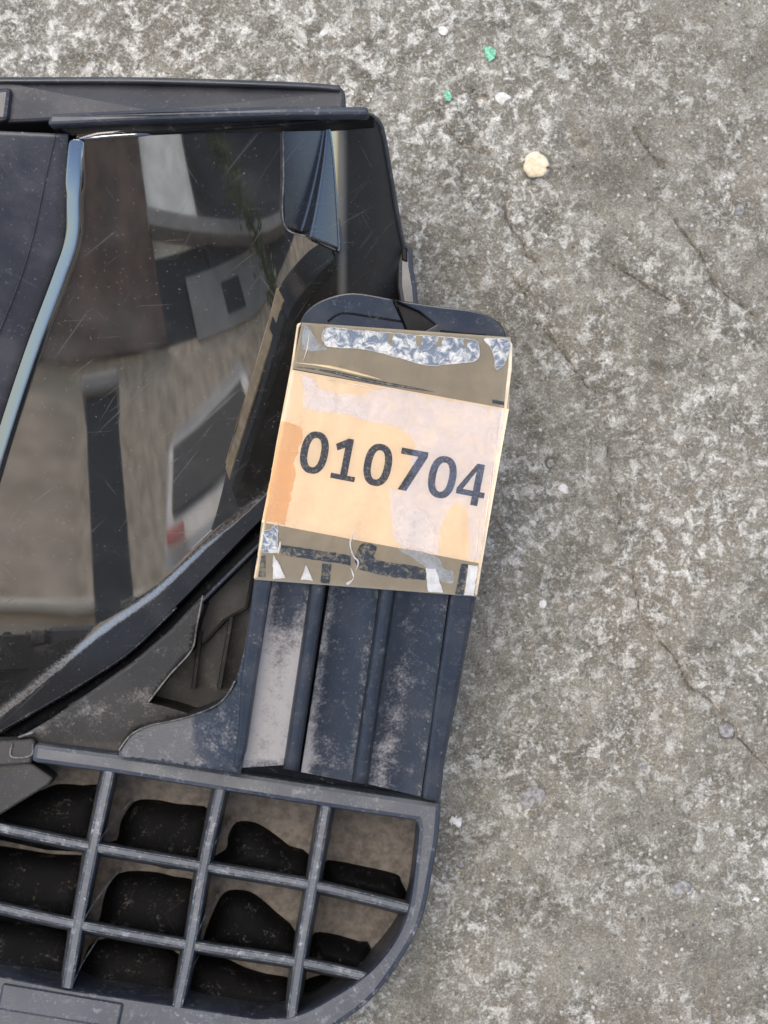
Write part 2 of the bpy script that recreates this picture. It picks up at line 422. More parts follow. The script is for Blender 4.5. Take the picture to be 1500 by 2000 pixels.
m_blue = simple('bluish_stone', (0.20, 0.19, 0.18), 0.85, 0.45, 900, 0.3, 0.5)
m_pale = simple('pale_stone', (0.50, 0.48, 0.44), 0.8, 0.2, 700, 0.3, 0.5)
STONES = [(1110, 1262, 17, 0), (1035, 1330, 14, 0), (1218, 1242, 12, 0), (1318, 1522, 22, 0), (1375, 1240, 18, 0), (1040, 1560, 24, 0), (890, 1605, 13, 1),
          (1335, 430, 15, 0), (1445, 410, 10, 0), (1420, 1428, 14, 0), (1330, 1740, 20, 0), (900, 1680, 13, 0), (982, 192, 13, 1), (1075, 905, 7, 0), (1100, 955, 9, 1),
          (1475, 1762, 9, 1), (1165, 1395, 9, 0), (1255, 1500, 11, 0), (1060, 1180, 8, 1), (865, 60, 9, 1), (630, 60, 12, 1), (720, 190, 9, 1), (975, 790, 9, 1)]
for i, (x, y, r, k) in enumerate(STONES):
    rock('stone', x, y, r, (m_blue, m_pale)[k], ground, 0.16, i, -0.0006 if k == 0 else 0.0, 1.25, i * 1.3)

# loose sand grains: too many to count
def grit():
    V = []; F = []
    base = [(1, 0, 0), (-1, 0, 0), (0, 1, 0), (0, -1, 0), (0, 0, 1), (0, 0, -1)]
    tri = [(0, 2, 4), (2, 1, 4), (1, 3, 4), (3, 0, 4), (2, 0, 5), (1, 2, 5), (3, 1, 5), (0, 3, 5)]
    for _ in range(3000):
        x, y = random.uniform(-0.108, 0.108), random.uniform(-0.145, 0.145)
        if noise.noise(Vector((x * 40, y * 40, 2))) < random.uniform(-0.6, 0.4): continue
        r = 0.00012 + 0.00024 * random.random() ** 3.5
        h = 0.0016 * noise.fractal(Vector((x * 28, y * 28, 1.0)), 1.0, 2.0, 3) + 0.0007 * noise.fractal(Vector((x * 190, y * 190, 4.0)), 0.8, 2.0, 3)
        a = random.random() * 6.28; b = len(V); e = random.uniform(0.7, 1.4)
        for p in base:
            q = (p[0] * e, p[1], p[2] * 0.7); V.append((x + r * (q[0] * math.cos(a) - q[1] * math.sin(a)), y + r * (q[0] * math.sin(a) + q[1] * math.cos(a)), h + r * 0.3 + r * q[2]))
        F += [tuple(b + i for i in t) for t in tri]
    M = Mat('sand_grain'); ws = M.ramp(M.noise(900, 1), 0.35, 0.6)
    M.set('Base Color', M.mix(ws, (0.20, 0.18, 0.15), (0.58, 0.55, 0.50))); M.set('Roughness', 0.8)
    o = mesh('sand_grains', V, F, M.m); o['kind'] = 'stuff'
    tag(o, 'loose pale sand grains scattered over the concrete', 'sand')
grit()

# ------------------------------------------------------------------ small litter on the concrete
def disc_leaf():
    M = Mat('dry_leaf'); f = M.ramp(M.noise(700, 5, 0.6), 0.35, 0.65)
    M.set('Base Color', M.mix(f, (0.48, 0.38, 0.24), (0.62, 0.54, 0.40))); M.set('Roughness', 0.7); M.bump(M.noise(700, 4), 0.2, 0.0005)
    cx, cy = 1047, 322; V = [P(cx, cy, 0.0022)]; F = []; n = 26; R = 3
    for j in range(1, R + 1):
        for i in range(n):
            a = 2 * math.pi * i / n; rr = 25 * j / R * (1 + 0.06 * math.sin(3 * a + 1) + 0.04 * math.sin(7 * a))
            if abs(a - 0.25) < 0.22 and j > 1: rr *= 0.72
            V.append(P(cx + rr * math.cos(a), cy + rr * 1.02 * math.sin(a), 0.0022 + 0.00035 * (j / R) ** 2 * math.sin(2 * a + 0.5) + 0.0001 * math.cos(5 * a) * (j / R) - 0.0001 * j))
    for i in range(n): F.append((0, 1 + (i + 1) % n, 1 + i))
    for j in range(R - 1):
        for i in range(n): F.append((1 + j * n + i, 1 + j * n + (i + 1) % n, 1 + (j + 1) * n + (i + 1) % n, 1 + (j + 1) * n + i))
    o = mesh('dry_petal', V, F, M.m, None, True)
    s = o.modifiers.new('thick', 'SOLIDIFY'); s.thickness = 0.0004
    tag(o, 'round cream dried petal with a split edge lying on the concrete', 'petal')
disc_leaf()
m_green = simple('green_paint', (0.15, 0.36, 0.235), 0.8, 0.5, 1200, 0.4, 0.3)
def fleck(poly, label):
    o = slab('paint_fleck', jag(poly, 3, 1.0, 0.3, 1), 0.0009, 0.0016, m_green, None, 0.0001)
    tag(o, label, 'paint fleck', 'green paint flecks on the concrete')
fleck([(946, 92), (958, 90), (969, 98), (968, 112), (956, 121), (948, 112)], 'larger square green paint fleck near the top edge of the concrete')
fleck([(867, 178), (876, 177), (883, 188), (879, 198), (869, 196)], 'small bright green paint fleck beside the rear corner of the car part')

# ------------------------------------------------------------------ the car part
part = empty('car_air_duct', label='dusty black plastic car air duct with glossy curved cover, grille and numbered tab', cat='car part')
part.location = (0, 0, 0)
# --- height of the sloping cover
ZTOP = 0.122
_tab = {}
def _build():
    z = ZTOP; _tab[230] = z
    for py in range(230, 1700):
        if py <= 275: th = 34.0
        elif py <= 700: th = 34 + (py - 275) / 425 * 4.5
        elif py <= 970: th = 38.5 + (py - 700) / 270 * 0.8
        else: th = 39.3 + min(1.0, (py - 970) / 280) * 0.8
        t = math.tan(math.radians(th)); k = (D - z) / D
        z += -t * S * k / (1 + t * (1000 - py) * S / D); _tab[py + 1] = z
    z = ZTOP
    for py in range(230, 60, -1): z += 0.00004; _tab[py - 1] = z
_build()
_lat = [0.0]
for px in range(0, 1100):
    if px < 150: ps = 3
    elif px < 500: ps = 3 + (px - 150) / 350 * 16
    elif px < 640: ps = 19 + (px - 500) / 140 * 14
    else: ps = 33 + min(1, (px - 640) / 110) * 32
    _lat.append(_lat[-1] + math.tan(math.radians(ps)) * S * 0.83)
def lerp_tab(t, v, lo, hi):
    v = max(lo, min(hi - 1.001, v)); i = int(math.floor(v)); f = v - i
    return t[i] * (1 - f) + t[i + 1] * f
def lat(px): return lerp_tab(_lat, px, 0, 1099) if px > 0 else px * S * 0.83 * math.tan(math.radians(3))
DUSTLINE = cr([(-120, 1475), (0, 1391), (128, 1288), (205, 1226), (304, 1156), (400, 1065), (500, 975), (610, 870), (700, 770), (765, 690)], 8)
def poly_dist(px, py, line):
    best = 1e9; sgn = 1
    for i in range(len(line) - 1):
        ax, ay = line[i]; bx, by = line[i + 1]; dx, dy = bx - ax, by - ay; L2 = dx * dx + dy * dy
        t = max(0, min(1, ((px - ax) * dx + (py - ay) * dy) / L2)); d = math.hypot(px - ax - t * dx, py - ay - t * dy)
        if d < best: best = d; sgn = 1 if (dx * (py - ay) - dy * (px - ax)) > 0 else -1
    return best * sgn            # positive below the line
def zs(px, py):
    return lerp_tab(_tab, py, 61, 1699) - lat(px)
def zcover(px, py):
    z = zs(px, py); d = poly_dist(px, py, DUSTLINE) + 10
    if d > 0: z += 0.000066 * (d - 9 * (1 - math.exp(-d / 9)))
    return z

def coons(top, right, bottom, left, nu, nv):
    def resample(line, n):
        L = [0]
        for i in range(1, len(line)): L.append(L[-1] + math.hypot(line[i][0] - line[i - 1][0], line[i][1] - line[i - 1][1]))
        o = []; k = 0
        for i in range(n + 1):
            s = L[-1] * i / n
            while k < len(L) - 2 and L[k + 1] < s: k += 1
            t = (s - L[k]) / (L[k + 1] - L[k]); o.append((line[k][0] + (line[k + 1][0] - line[k][0]) * t, line[k][1] + (line[k + 1][1] - line[k][1]) * t))
        return o
    T, B, Lf, R = resample(top, nu), resample(bottom, nu), resample(left, nv), resample(right, nv)
    G = []
    for j in range(nv + 1):
        v = j / nv; row = []
        for i in range(nu + 1):
            u = i / nu
            row.append(tuple((1 - v) * T[i][c] + v * B[i][c] + (1 - u) * Lf[j][c] + u * R[j][c]
                             - ((1 - u) * (1 - v) * T[0][c] + u * (1 - v) * T[nu][c] + (1 - u) * v * B[0][c] + u * v * B[nu][c]) for c in (0, 1)))
        G.append(row)
    return G
LEFT = cr([(150, 262), (146, 380), (143, 462), (118, 540), (62, 690), (0, 880), (-70, 1120), (-120, 1300), (-130, 1500)], 8)
G = coons(cr([(150, 262), (300, 250), (560, 232), (730, 222)], 8),
          cr([(730, 222), (752, 265), (763, 340), (784, 450), (808, 560), (815, 620), (812, 700)], 8),
          cr([(-130, 1500), (0, 1424), (110, 1361), (183, 1317), (257, 1266), (345, 1182), (440, 1085), (520, 1005), (640, 900), (740, 800), (812, 700)], 8),
          LEFT, 110, 180)
V = []; du = []; ED = []
for row in G:
    for (x, y) in row:
        V.append(P(x, y, zcover(x, y)))
        dd = poly_dist(x, y, DUSTLINE); ED.append(dd)
        d = 0.62 * math.exp(-((dd - 1) / 9.0) ** 2) * (0.35 + 0.65 * max(0, min(1, (520 - x) / 250)))
        d += 0.16 * math.exp(-((dd + 18) / 26.0) ** 2)
        du.append(d)
W = 111; nfaces = [(j * W + i, (j + 1) * W + i, (j + 1) * W + i + 1, j * W + i + 1) for j in range(180) for i in range(110)]
# skirt down to the ground so the shell is closed
ring = [i for i in range(W)] + [j * W + 110 for j in range(1, 181)] + [180 * W + i for i in range(109, -1, -1)] + [j * W for j in range(179, 0, -1)]
flatG = [p for row in G for p in row]
cover = mesh('glossy_cover', V, nfaces, MAT['gloss'], part, True, {'dust': du, 'edge': ED, 'side': [p[0] for p in flatG]})
SV = [V[r] for r in ring] + [Vector((V[r].x, V[r].y, 0.004)) for r in ring]; m = len(ring)
mesh('cover_skirt', [v - Vector((0, 0, 0.0004)) if i < m else v for i, v in enumerate(SV)], [((i + 1) % m, i, m + i, m + (i + 1) % m) for i in range(m)], MAT['matte'], part, False)

# --- matte plate on the left of the bead
plate_poly = [(-160, 250), (60, 244), (128, 252)] + [(x - 14, y) for x, y in LEFT[1:]] + [(-200, 1500)]
def grid_poly_plate():
    # swept from the bead line leftwards
    V = []; F = []; n = len(LEFT); m = 14
    for (x, y) in LEFT:
        for j in range(m + 1):
            xx = x - 17 + (-170 - x) * (j / m) ; yy = y - 14 * (j / m)
            V.append(P(xx, yy, zs(xx, yy) + 0.0003 + 0.0015 * (j / m)))
    for i in range(n - 1):
        for j in range(m): F.append((i * (m + 1) + j, i * (m + 1) + j + 1, (i + 1) * (m + 1) + j + 1, (i + 1) * (m + 1) + j))
    b = len(V)
    edge = [i * (m + 1) for i in range(n)] + [(n - 1) * (m + 1) + j for j in range(1, m + 1)] + [i * (m + 1) + m for i in range(n - 2, -1, -1)] + [j for j in range(m - 1, 0, -1)]
    for e in edge: V.append(Vector((V[e].x, V[e].y, 0.003)))
    k = len(edge)
    for i in range(k): F.append((edge[(i + 1) % k], edge[i], b + i, b + (i + 1) % k))
    o = mesh('side_plate', V, F, MAT['plate'], part, False)
    for i, p in enumerate(o.data.polygons): p.use_smooth = i < (n - 1) * m
    bm = bmesh.new(); bm.from_mesh(o.data); bmesh.ops.recalc_face_normals(bm, faces=bm.faces); bm.to_mesh(o.data); bm.free()
    return o
side_plate = grid_poly_plate()
# faint mould line on the plate
sweep('mould_line', cr([(108, 262), (88, 350), (62, 470), (30, 570), (-20, 690)], 8), lambda x, y: zs(x, y) + 0.0005 + 0.0015 * max(0, (130 - x)) / 300, round_prof(3, 0.0004), MAT['plate'], side_plate)

# --- polished bead between plate and cover (mirrors the sky)
def bead(name, line, wd, h, mat, parent):
    n = len(line); prof = [(-1, -0.6), (-0.95, -0.1), (-0.6, 0.2), (-0.2, 0.55), (0.2, 0.88), (0.38, 1.0), (0.5, 0.97), (0.62, 0.7), (0.85, 0.25), (1, -0.4)]
    V = []; F = []; m = len(prof)
    for i, (x, y) in enumerate(line):
        a = line[max(i - 1, 0)]; b = line[min(i + 1, n - 1)]; tx, ty = b[0] - a[0], b[1] - a[1]; L = math.hypot(tx, ty); nx, ny = ty / L, -tx / L
        if nx < 0: nx, ny = -nx, -ny
        wv = wd(i / (n - 1)); f = min(1, (i + 0.4) / 5)
        for o, dz in prof: V.append(P(x + nx * o * wv * (0.6 + .4 * f), y + ny * o * wv * (0.6 + .4 * f), zs(x, y) + 0.0006 + h * dz * f))
    for i in range(n - 1):
        for j in range(m - 1): F.append((i * m + j, i * m + j + 1, (i + 1) * m + j + 1, (i + 1) * m + j))
    F.append(tuple(range(m)))
    o = mesh(name, V, F, mat, parent, True)
    bm = bmesh.new(); bm.from_mesh(o.data); bmesh.ops.recalc_face_normals(bm, faces=bm.faces); bm.to_mesh(o.data); bm.free()
    s = o.modifiers.new('s', 'SUBSURF'); s.levels = 1; s.render_levels = 2
    return o
MAT['bead'] = gloss('polished_black_bead', (0.25, 0.255, 0.265), 0.10)
bead('edge_bead', [(x, y) for x, y in LEFT if y >= 265], lambda t: 22 if t < 0.1 else 19, 0.0015, MAT['bead'], part)
sweep('top_bead', cr([(150, 272), (200, 266), (260, 262), (312, 261)], 6), lambda x, y: zs(x, y), round_prof(12, 0.0012), MAT['bead'], part, taper=5)

# --- stacked flange and rail along the rear (top of the photo)
def zr(z0): return lambda x, y: z0 - lat(x) * 0.25
slab('rear_flange', [(-160, 150), (0, 153), (250, 153), (450, 158), (600, 164), (662, 168), (674, 176), (672, 214), (600, 218), (300, 224), (60, 238), (-160, 246)], zr(0.108), 0.1, MAT['flangemat'], part, 0.0008, zbot=0.004)
sweep('flange_lip', cr([(-160, 154), (0, 157), (250, 157), (450, 162), (600, 168), (664, 173)], 6), zr(0.1085), round_prof(13, 0.0014), MAT['matte'], part)
slab('flange_step', [(-160, 182), (0, 172), (22, 170), (14, 236), (-160, 250)], zr(0.1105), 0.004, MAT['plate'], part, 0.001)
slab('rear_rail', [(98, 222), (300, 213), (560, 207), (718, 208), (722, 224), (560, 225), (300, 234), (92, 244)], zr(0.1245), 0.008, MAT['grillemat'], part, 0.0007)
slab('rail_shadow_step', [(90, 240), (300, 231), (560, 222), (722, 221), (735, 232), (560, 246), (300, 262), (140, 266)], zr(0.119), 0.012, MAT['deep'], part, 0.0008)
# rounded rear corner
sweep('corner_edge', cr([(560, 228), (690, 222), (722, 226), (740, 240), (749, 268), (760, 330), (781, 450), (800, 535), (816, 610)], 8), lambda x, y: zcover(x, y) - 0.0006, round_prof(11, 0.0016), MAT['matte'], part)

# --- facetted pocket near the rear corner
MAT['facet'] = gloss('polished_black_facet', (0.13, 0.13, 0.133), 0.27)
def zpk(o): return lambda x, y: zs(x, y) + o
def pocket():
    """scooped facet: shallow floor on the left, rounded ridge, steep bright flank on the right"""
    def outline(v):
        l = (553 + 3 * v, 250 + 192 * v); r = (642 + 20 * v ** 0.7, 240 + 248 * v)
        return l, r
    nu, nv = 44, 40; V = []; F = []
    for j in range(nv + 1):
        v = j / nv; l, r = outline(v)
        for i in range(nu + 1):
            u = i / nu; x = l[0] + (r[0] - l[0]) * u; y = l[1] + (r[1] - l[1]) * u
            rc = 0.96 - 0.46 * v                            # where the ridge sits
            hgt = 0.0012 + 0.0052 * v
            w0 = 0.22 * (0.3 + 0.7 * v)
            if u < rc - w0: f = 0.06
            elif u < rc: t_ = (u - rc + w0) / w0; f = 0.06 + 0.90 * t_ * t_ * (3 - 2 * t_)
            else: f = 0.96 + 0.05 * (u - rc) / (1 - rc + 1e-6)
            V.append(P(x, y, zs(x, y) + 0.0004 + hgt * f))
    W = nu + 1
    F = [(j * W + i, (j + 1) * W + i, (j + 1) * W + i + 1, j * W + i + 1) for j in range(nv) for i in range(nu)]
    ring = [i for i in range(W)] + [j * W + nu for j in range(1, nv + 1)] + [nv * W + i for i in range(nu - 1, -1, -1)] + [j * W for j in range(nv - 1, 0, -1)]
    n0 = len(V); m = len(ring)
    for r in ring: V.append(V[r] - Vector((0, 0, 0.009)))
    F += [(ring[i], ring[(i + 1) % m], n0 + (i + 1) % m, n0 + i) for i in range(m)]
    o = mesh('facet_pocket', V, F, MAT['facet'], cover, False)
    for i, p in enumerate(o.data.polygons): p.use_smooth = i < nu * nv
    bm = bmesh.new(); bm.from_mesh(o.data); bmesh.ops.recalc_face_normals(bm, faces=bm.faces); bm.to_mesh(o.data); bm.free()
    el = [outline(1)[0], ((outline(1)[0][0] + outline(1)[1][0]) / 2, (outline(1)[0][1] + outline(1)[1][1]) / 2)]
    sweep('pocket_rim', cr([(642, 240), (650, 300), (657, 390), (662, 478), (660, 489)], 6), lambda x, y: zs(x, y) + 0.0015 + 0.0052 * (y - 240) / 250, round_prof(4, 0.0004), MAT['bead'], o)
    sweep('pocket_rim', cr([(553, 252), (554, 340), (556, 440), (606, 464), (656, 488)], 6), lambda x, y: zs(x, y) + 0.0007 + 0.0052 * max(0, (x - 556)) / 105, round_prof(3.5, 0.0004), MAT['matte'], o, dust=0.5)
pocket()
# --- small clip behind the right side
clip = slab('mounting_clip', [(776, 474), (798, 476), (806, 488), (807, 520), (814, 560), (819, 620), (790, 640), (776, 560)], 0.062, 0.05, MAT['matte'], part, 0.0012)
slab('clip_slot', [(784, 482), (796, 484), (796, 512), (785, 508)], 0.0625, 0.01, MAT['deep'], clip, 0.0003)

# --- rim rails running below the cover's front edge
def off(line, d):
    o = []
    for i, (x, y) in enumerate(line):
        a = line[max(i - 1, 0)]; b = line[min(i + 1, len(line) - 1)]; tx, ty = b[0] - a[0], b[1] - a[1]; L = math.hypot(tx, ty)
        o.append((x - ty / L * d, y + tx / L * d))
    return o
FRONT = cr([(-130, 1503), (0, 1428), (110, 1365), (183, 1321), (257, 1270), (345, 1186), (440, 1092), (520, 1013), (600, 935)], 8)
zrim = lambda x, y: zcover(x, y)
sweep('cover_lip', [p for p in FRONT if p[0] < 350], zrim, round_prof(7, 0.0012), MAT['lip'], part, dust=0.12)
sweep('seal_rail', off(FRONT, 20), lambda x, y: zcover(x, y) - 0.006, box_prof(30, 0.03, 0.3), MAT['deep'], part)
sweep('tray_rail', [p for p in off(FRONT, 26) if p[0] > 130], lambda x, y: zcover(x, y) - 0.0035, round_prof(9, 0.0014), MAT['matte'], part, dust=0.1)

# --- dusty tray between cover, tab and grille
def zt(px, py):                       # the tab is one straight inclined plane
    q = (1000 - py) * S; return (0.0703 + 0.414 * q) / (1 + 0.414 * q / D)
def ztray(x, y): return 0.029 + 0.00002 * max(0, 1450 - y)
def poly_grid(name, poly, zf, mat, parent, dustf, zbot, step=14):
    bm = bmesh.new(); vs = [bm.verts.new((x, y, 0)) for x, y in poly]
    for t3 in tessellate_polygon([[Vector((x, y, 0)) for x, y in poly]]): bm.faces.new([vs[i] for i in t3])
    for _ in range(5):
        es = [e for e in bm.edges if e.calc_length() > step]
        if not es: break
        bmesh.ops.subdivide_edges(bm, edges=es, cuts=1); bmesh.ops.triangulate(bm, faces=[f for f in bm.faces if len(f.verts) > 3])
    bm.verts.ensure_lookup_table()
    V = []; du = []
    for v in bm.verts: V.append(P(v.co.x, v.co.y, zf(v.co.x, v.co.y))); du.append(dustf(v.co.x, v.co.y))
    F = [tuple(v.index for v in f.verts) for f in bm.faces]
    bm.verts.index_update(); F = [tuple(v.index for v in f.verts) for f in bm.faces]
    be = [(e.verts[0].index, e.verts[1].index) for e in bm.edges if e.is_boundary]; bm.free()
    ids = {}
    for a, b in be:
        for q in (a, b):
            if q not in ids: ids[q] = len(V); V.append(Vector((V[q].x, V[q].y, zbot))); du.append(-1.5)
    for a, b in be: F.append((a, b, ids[b], ids[a]))
    nf_ = len(F) - len(be); o = mesh(name, V, F, mat, parent, False, {'dust': du})
    for i, p in enumerate(o.data.polygons): p.use_smooth = i < nf_
    bm = bmesh.new(); bm.from_mesh(o.data); bmesh.ops.recalc_face_normals(bm, faces=bm.faces); bm.to_mesh(o.data); bm.free()
    return o
def dtray(x, y):
    a = 0.05 + 0.15 * noise.noise(Vector((x * .012, y * .03, 1)))
    a += 0.28 * math.exp(-((y - 1410 + (x - 110) * 0.25) / 25) ** 2) * (1 if x < 300 else .4)
    return max(0, a)
tray = poly_grid('tray', [(-130, 1545), (0, 1462), (90, 1410), (175, 1352), (262, 1290), (330, 1232), (395, 1163), (398, 1185), (384, 1225), (374, 1270), (330, 1320), (288, 1372), (330, 1382), (375, 1396), (330, 1406), (262, 1425), (232, 1475), (60, 1470), (-130, 1560)], ztray, MAT['traymat'], part, dtray, 0.004)
sweep('tray_edge', cr([(396, 1163), (384, 1225), (374, 1270), (330, 1320), (290, 1371)], 6), lambda x, y: ztray(x, y) + 0.0002, round_prof(4, 0.0006), MAT['traymat'], tray, dust=0.7)
poly_grid('pocket_floor', [(230, 1400), (395, 1120), (560, 960), (620, 1000), (520, 1340), (440, 1460), (260, 1480)], lambda x, y: 0.010, MAT['traymat'], part, lambda x, y: 0.12, 0.003)
# webs inside the pocket
for (a, b, zt_) in (((392, 1232), (378, 1345), 0.021), ((452, 1205), (428, 1345), 0.024)):
    sweep('pocket_web', [a, b], zt_, box_prof(9, 0.014), MAT['deep'], part, smooth=False)
slab('pocket_wall', [(396, 1170), (470, 1092), (500, 1068), (497, 1130), (484, 1190), (440, 1215), (398, 1262), (380, 1262)], 0.018, 0.012, MAT['traymat'], part, 0.001)
# flange fillet where the tab flows into the grille frame
FIL = cr([(497, 1128), (489, 1190), (478, 1262), (462, 1322), (440, 1362), (408, 1385), (350, 1405), (290, 1418), (255, 1436), (232, 1466)], 6)
fl = FIL + [(232, 1478), (330, 1492), (470, 1512), (478, 1470), (500, 1330), (524, 1180), (530, 1132)]
def zfl(x, y): return zt(x, y) - 0.003 * max(0, min(1, (470 - x) / 200))
poly_grid('flange_fillet', fl, lambda x, y: zfl(x, y) - 0.0008 - 0.006 * max(0, min(1, (1500 - y) / 120)) * max(0, min(1, (470 - x) / 90)), MAT['tabmat'], part,
          lambda x, y: 0.22 * math.exp(-((x - 440) / 60) ** 2 - ((y - 1430) / 60) ** 2) + 0.1, 0.018)
sweep('fillet_edge', [p for p in FIL if p[1] > 1330], lambda x, y: zfl(x, y) - 0.0004 - 0.006 * max(0, min(1, (1500 - y) / 120)) * max(0, min(1, (470 - x) / 90)), round_prof(4, 0.0006), MAT['traymat'], part, dust=0.6)

# --- the tab
tab = slab('tab', [(500, 1128), (545, 880), (580, 655)] + cr([(582, 640), (596, 610), (632, 584), (690, 572), (770, 584), (860, 599), (930, 608), (968, 625), (987, 650), (990, 672)], 4) +
           [(966, 900), (930, 1165), (897, 1345), (868, 1490), (858, 1560), (640, 1530), (470, 1506), (482, 1400), (492, 1250)], lambda x, y: zt(x, y) - 0.0058, 0.003, MAT['deep'], part, 0.0006)
REC = lambda x, y: zt(x, y) - 0.0042
def dch1(u, v, x, y):
    e = math.exp(-(u / 0.18) ** 2) * 0.9 + math.exp(-((u - 1) / 0.2) ** 2) * 0.35
    body = max(0, min(1, (v - 0.35) / 0.28)) * 1.0
    return min(1.15, (e * (0.6 if v < .3 else 1) + body) * (0.45 if v > 0.97 else 1) + 0.06)
def dch2(u, v, x, y):
    return 0.02 + 0.55 * math.exp(-((u - 0.05) / 0.12) ** 2) * (0.4 + v) + 0.45 * math.exp(-((v - .93) / 0.08) ** 2) * (1 - u) + 0.25 * math.exp(-((u - .95) / .1) ** 2)
def dch3(u, v, x, y):
    return 0.06 + 0.75 * math.exp(-((u - 0.25 - 0.25 * (1 - v)) / 0.25) ** 2) * max(0, v - 0.35) ** 0.8 + 0.3 * math.exp(-((u - .96) / .06) ** 2) * v
def channel(c, d, dishL=0.0026):
    patch('channel_floor', c, REC, 22, 60, MAT['tabmat'], tab, 0.0, d, True, lambda u, v: dishL * abs(2 * u - 1) ** 2.6 - 0.0014)
channel([(548, 1000), (634, 1010), (556, 1494), (464, 1500)], dch1)
channel([(664, 1010), (757, 1022), (690, 1528), (588, 1508)], dch2)
channel([(790, 1022), (894, 1036), (822, 1556), (714, 1530)], dch3)
def bar(name, l, wd, mat, parent, depth=0.0055, zf=zt):
    return sweep(name, l, zf, box_prof(wd, depth, 0.32), mat, parent, smooth=False)
for l in ([(690, 660), (640, 1010), (622, 1140), (594, 1330), (568, 1504)], [(830, 665), (775, 1022), (757, 1150), (728, 1350), (702, 1530)]):
    sweep('rib', cr(l, 6), zt, [(-19, -0.0058), (-15, -0.0022), (-11, -0.0005), (-5, 0), (4, 0), (11, -0.0006), (15, -0.0024), (19, -0.0058)], MAT['tabmat'], tab, smooth=True)
slab('flange', [(497, 1128), (543, 880), (578, 650), (612, 655), (580, 860), (531, 1134), (522, 1190), (500, 1330), (480, 1468), (466, 1504), (455, 1500), (466, 1420), (470, 1330), (480, 1262), (490, 1190)], zt, 0.006, MAT['tabmat'], tab, 0.0008)
slab('flange', [(990, 668), (966, 900), (930, 1165), (897, 1345), (868, 1490), (860, 1566), (824, 1562), (846, 1390), (880, 1160), (915, 900), (945, 668)], lambda x, y: zt(x, y) - 0.0002, 0.0085, MAT['tabmat'], tab, 0.0012)
# round end of the tab with its torn notch
end = cr([(580, 656), (585, 632), (600, 606), (634, 584), (690, 572), (765, 584)], 5) + [(768, 590), (790, 640), (795, 662)]
slab('end_cap', end + [(690, 664)], lambda x, y: zt(x, y) + 0.0002, 0.009, MAT['tabmat'], tab, 0.0016)
slab('end_cap', [(800, 664), (852, 634), (820, 608), (772, 586)] + cr([(860, 599), (930, 608), (966, 625), (986, 650), (990, 674)], 5) + [(900, 674)], lambda x, y: zt(x, y) - 0.0006, 0.009, MAT['tabmat'], tab, 0.0016)
slab('torn_notch', [(766, 584), (820, 606), (856, 632), (854, 650), (800, 668), (788, 640)], lambda x, y: zt(x, y) - 0.003 + 0.0022 * (y - 600) / 60, 0.006, MAT['deep'], tab, 0.0007)
sweep('end_groove', cr([(640, 628), (668, 612), (720, 618), (785, 628)], 6), lambda x, y: zt(x, y) + 0.0003, round_prof(4, 0.0003), MAT['deep'], tab)
sweep('end_groove', cr([(860, 647), (900, 652), (950, 656)], 6), lambda x, y: zt(x, y) - 0.0004, round_prof(5, 0.0003), MAT['deep'], tab)

# --- grille
ZG = 0.035
slab('grille_frame', [(66, 1451), (330, 1486), (470, 1509), (640, 1535), (862, 1568), (861, 1578)] +
     cr([(861, 1580), (856, 1640), (847, 1690), (828, 1785), (798, 1852), (733, 1945), (667, 1999), (600, 2040), (520, 2075)], 5) +
     cr([(500, 2000), (583, 1982), (650, 1948), (718, 1902), (770, 1840), (797, 1777), (810, 1690), (817, 1620)], 5) +
     [(814, 1604), (640, 1578), (430, 1545), (215, 1510), (60, 1489)], ZG, 0.0335, MAT['grillemat'], part, 0.0016)
VB = [([(214, 1505), (182, 1653), (153, 1800), (131, 1930)], 20), ([(431, 1541), (398, 1692), (372, 1842), (346, 1968)], 19), ([(637, 1574), (610, 1731), (586, 1868), (568, 1996)], 19), ([(-20, 1480), (-50, 1620), (-80, 1790)], 20)]
for l, wd in VB:
    sweep('grille_bar', cr(l, 5), ZG - 0.0006, box_prof(wd, 0.026, 0.45, 8), MAT['barmat'], part, smooth=False, dust=[0.1, 0.25, 0.1, 0.1, 0.3, 0.15])
HB = [([(-60, 1605), (0, 1617), (180, 1654), (398, 1692), (610, 1729), (797, 1774)], 18), ([(-80, 1757), (0, 1773), (150, 1806), (370, 1846), (586, 1880), (722, 1910)], 18)]
for l, wd in HB:
    sweep('grille_bar', cr(l, 5), ZG - 0.0012, box_prof(wd - 2, 0.024, 0.45, 7), MAT['barmat'], part, smooth=False, dust=[0.05, 0.5, 0.14, 0.14, 0.5, 0.05])
slab('grille_base', [(-80, 1893), (0, 1908), (131, 1934), (346, 1966), (500, 1990), (560, 1988), (600, 1986), (590, 2020), (520, 2075), (300, 2080), (-80, 2060)], ZG - 0.0004, 0.026, MAT['grillemat'], part, 0.0008)
slab('raised_pad', [(4, 1922), (240, 1962), (230, 2010), (-6, 1972)], ZG + 0.0012, 0.003, MAT['grillemat'], part, 0.0006)
slab('corner_web', [(-40, 1478), (60, 1489), (104, 1520), (94, 1534), (0, 1592), (-60, 1628)], ZG - 0.004, 0.01, MAT['traymat'], part, 0.0006)
slab('frame_stub', [(-60, 1448), (20, 1446), (64, 1442), (70, 1452), (60, 1492), (0, 1496), (-60, 1496)], ZG - 0.0018, 0.01, MAT['traymat'], part, 0.0006)
for l in ([(24, 1452), (22, 1478), (60, 1476), (64, 1452)], [(36, 1440), (66, 1430)], ):
    sweep('stub_ridge', cr(l, 5), ZG - 0.0017, round_prof(5, 0.0008), MAT['traymat'], part, dust=0.7)
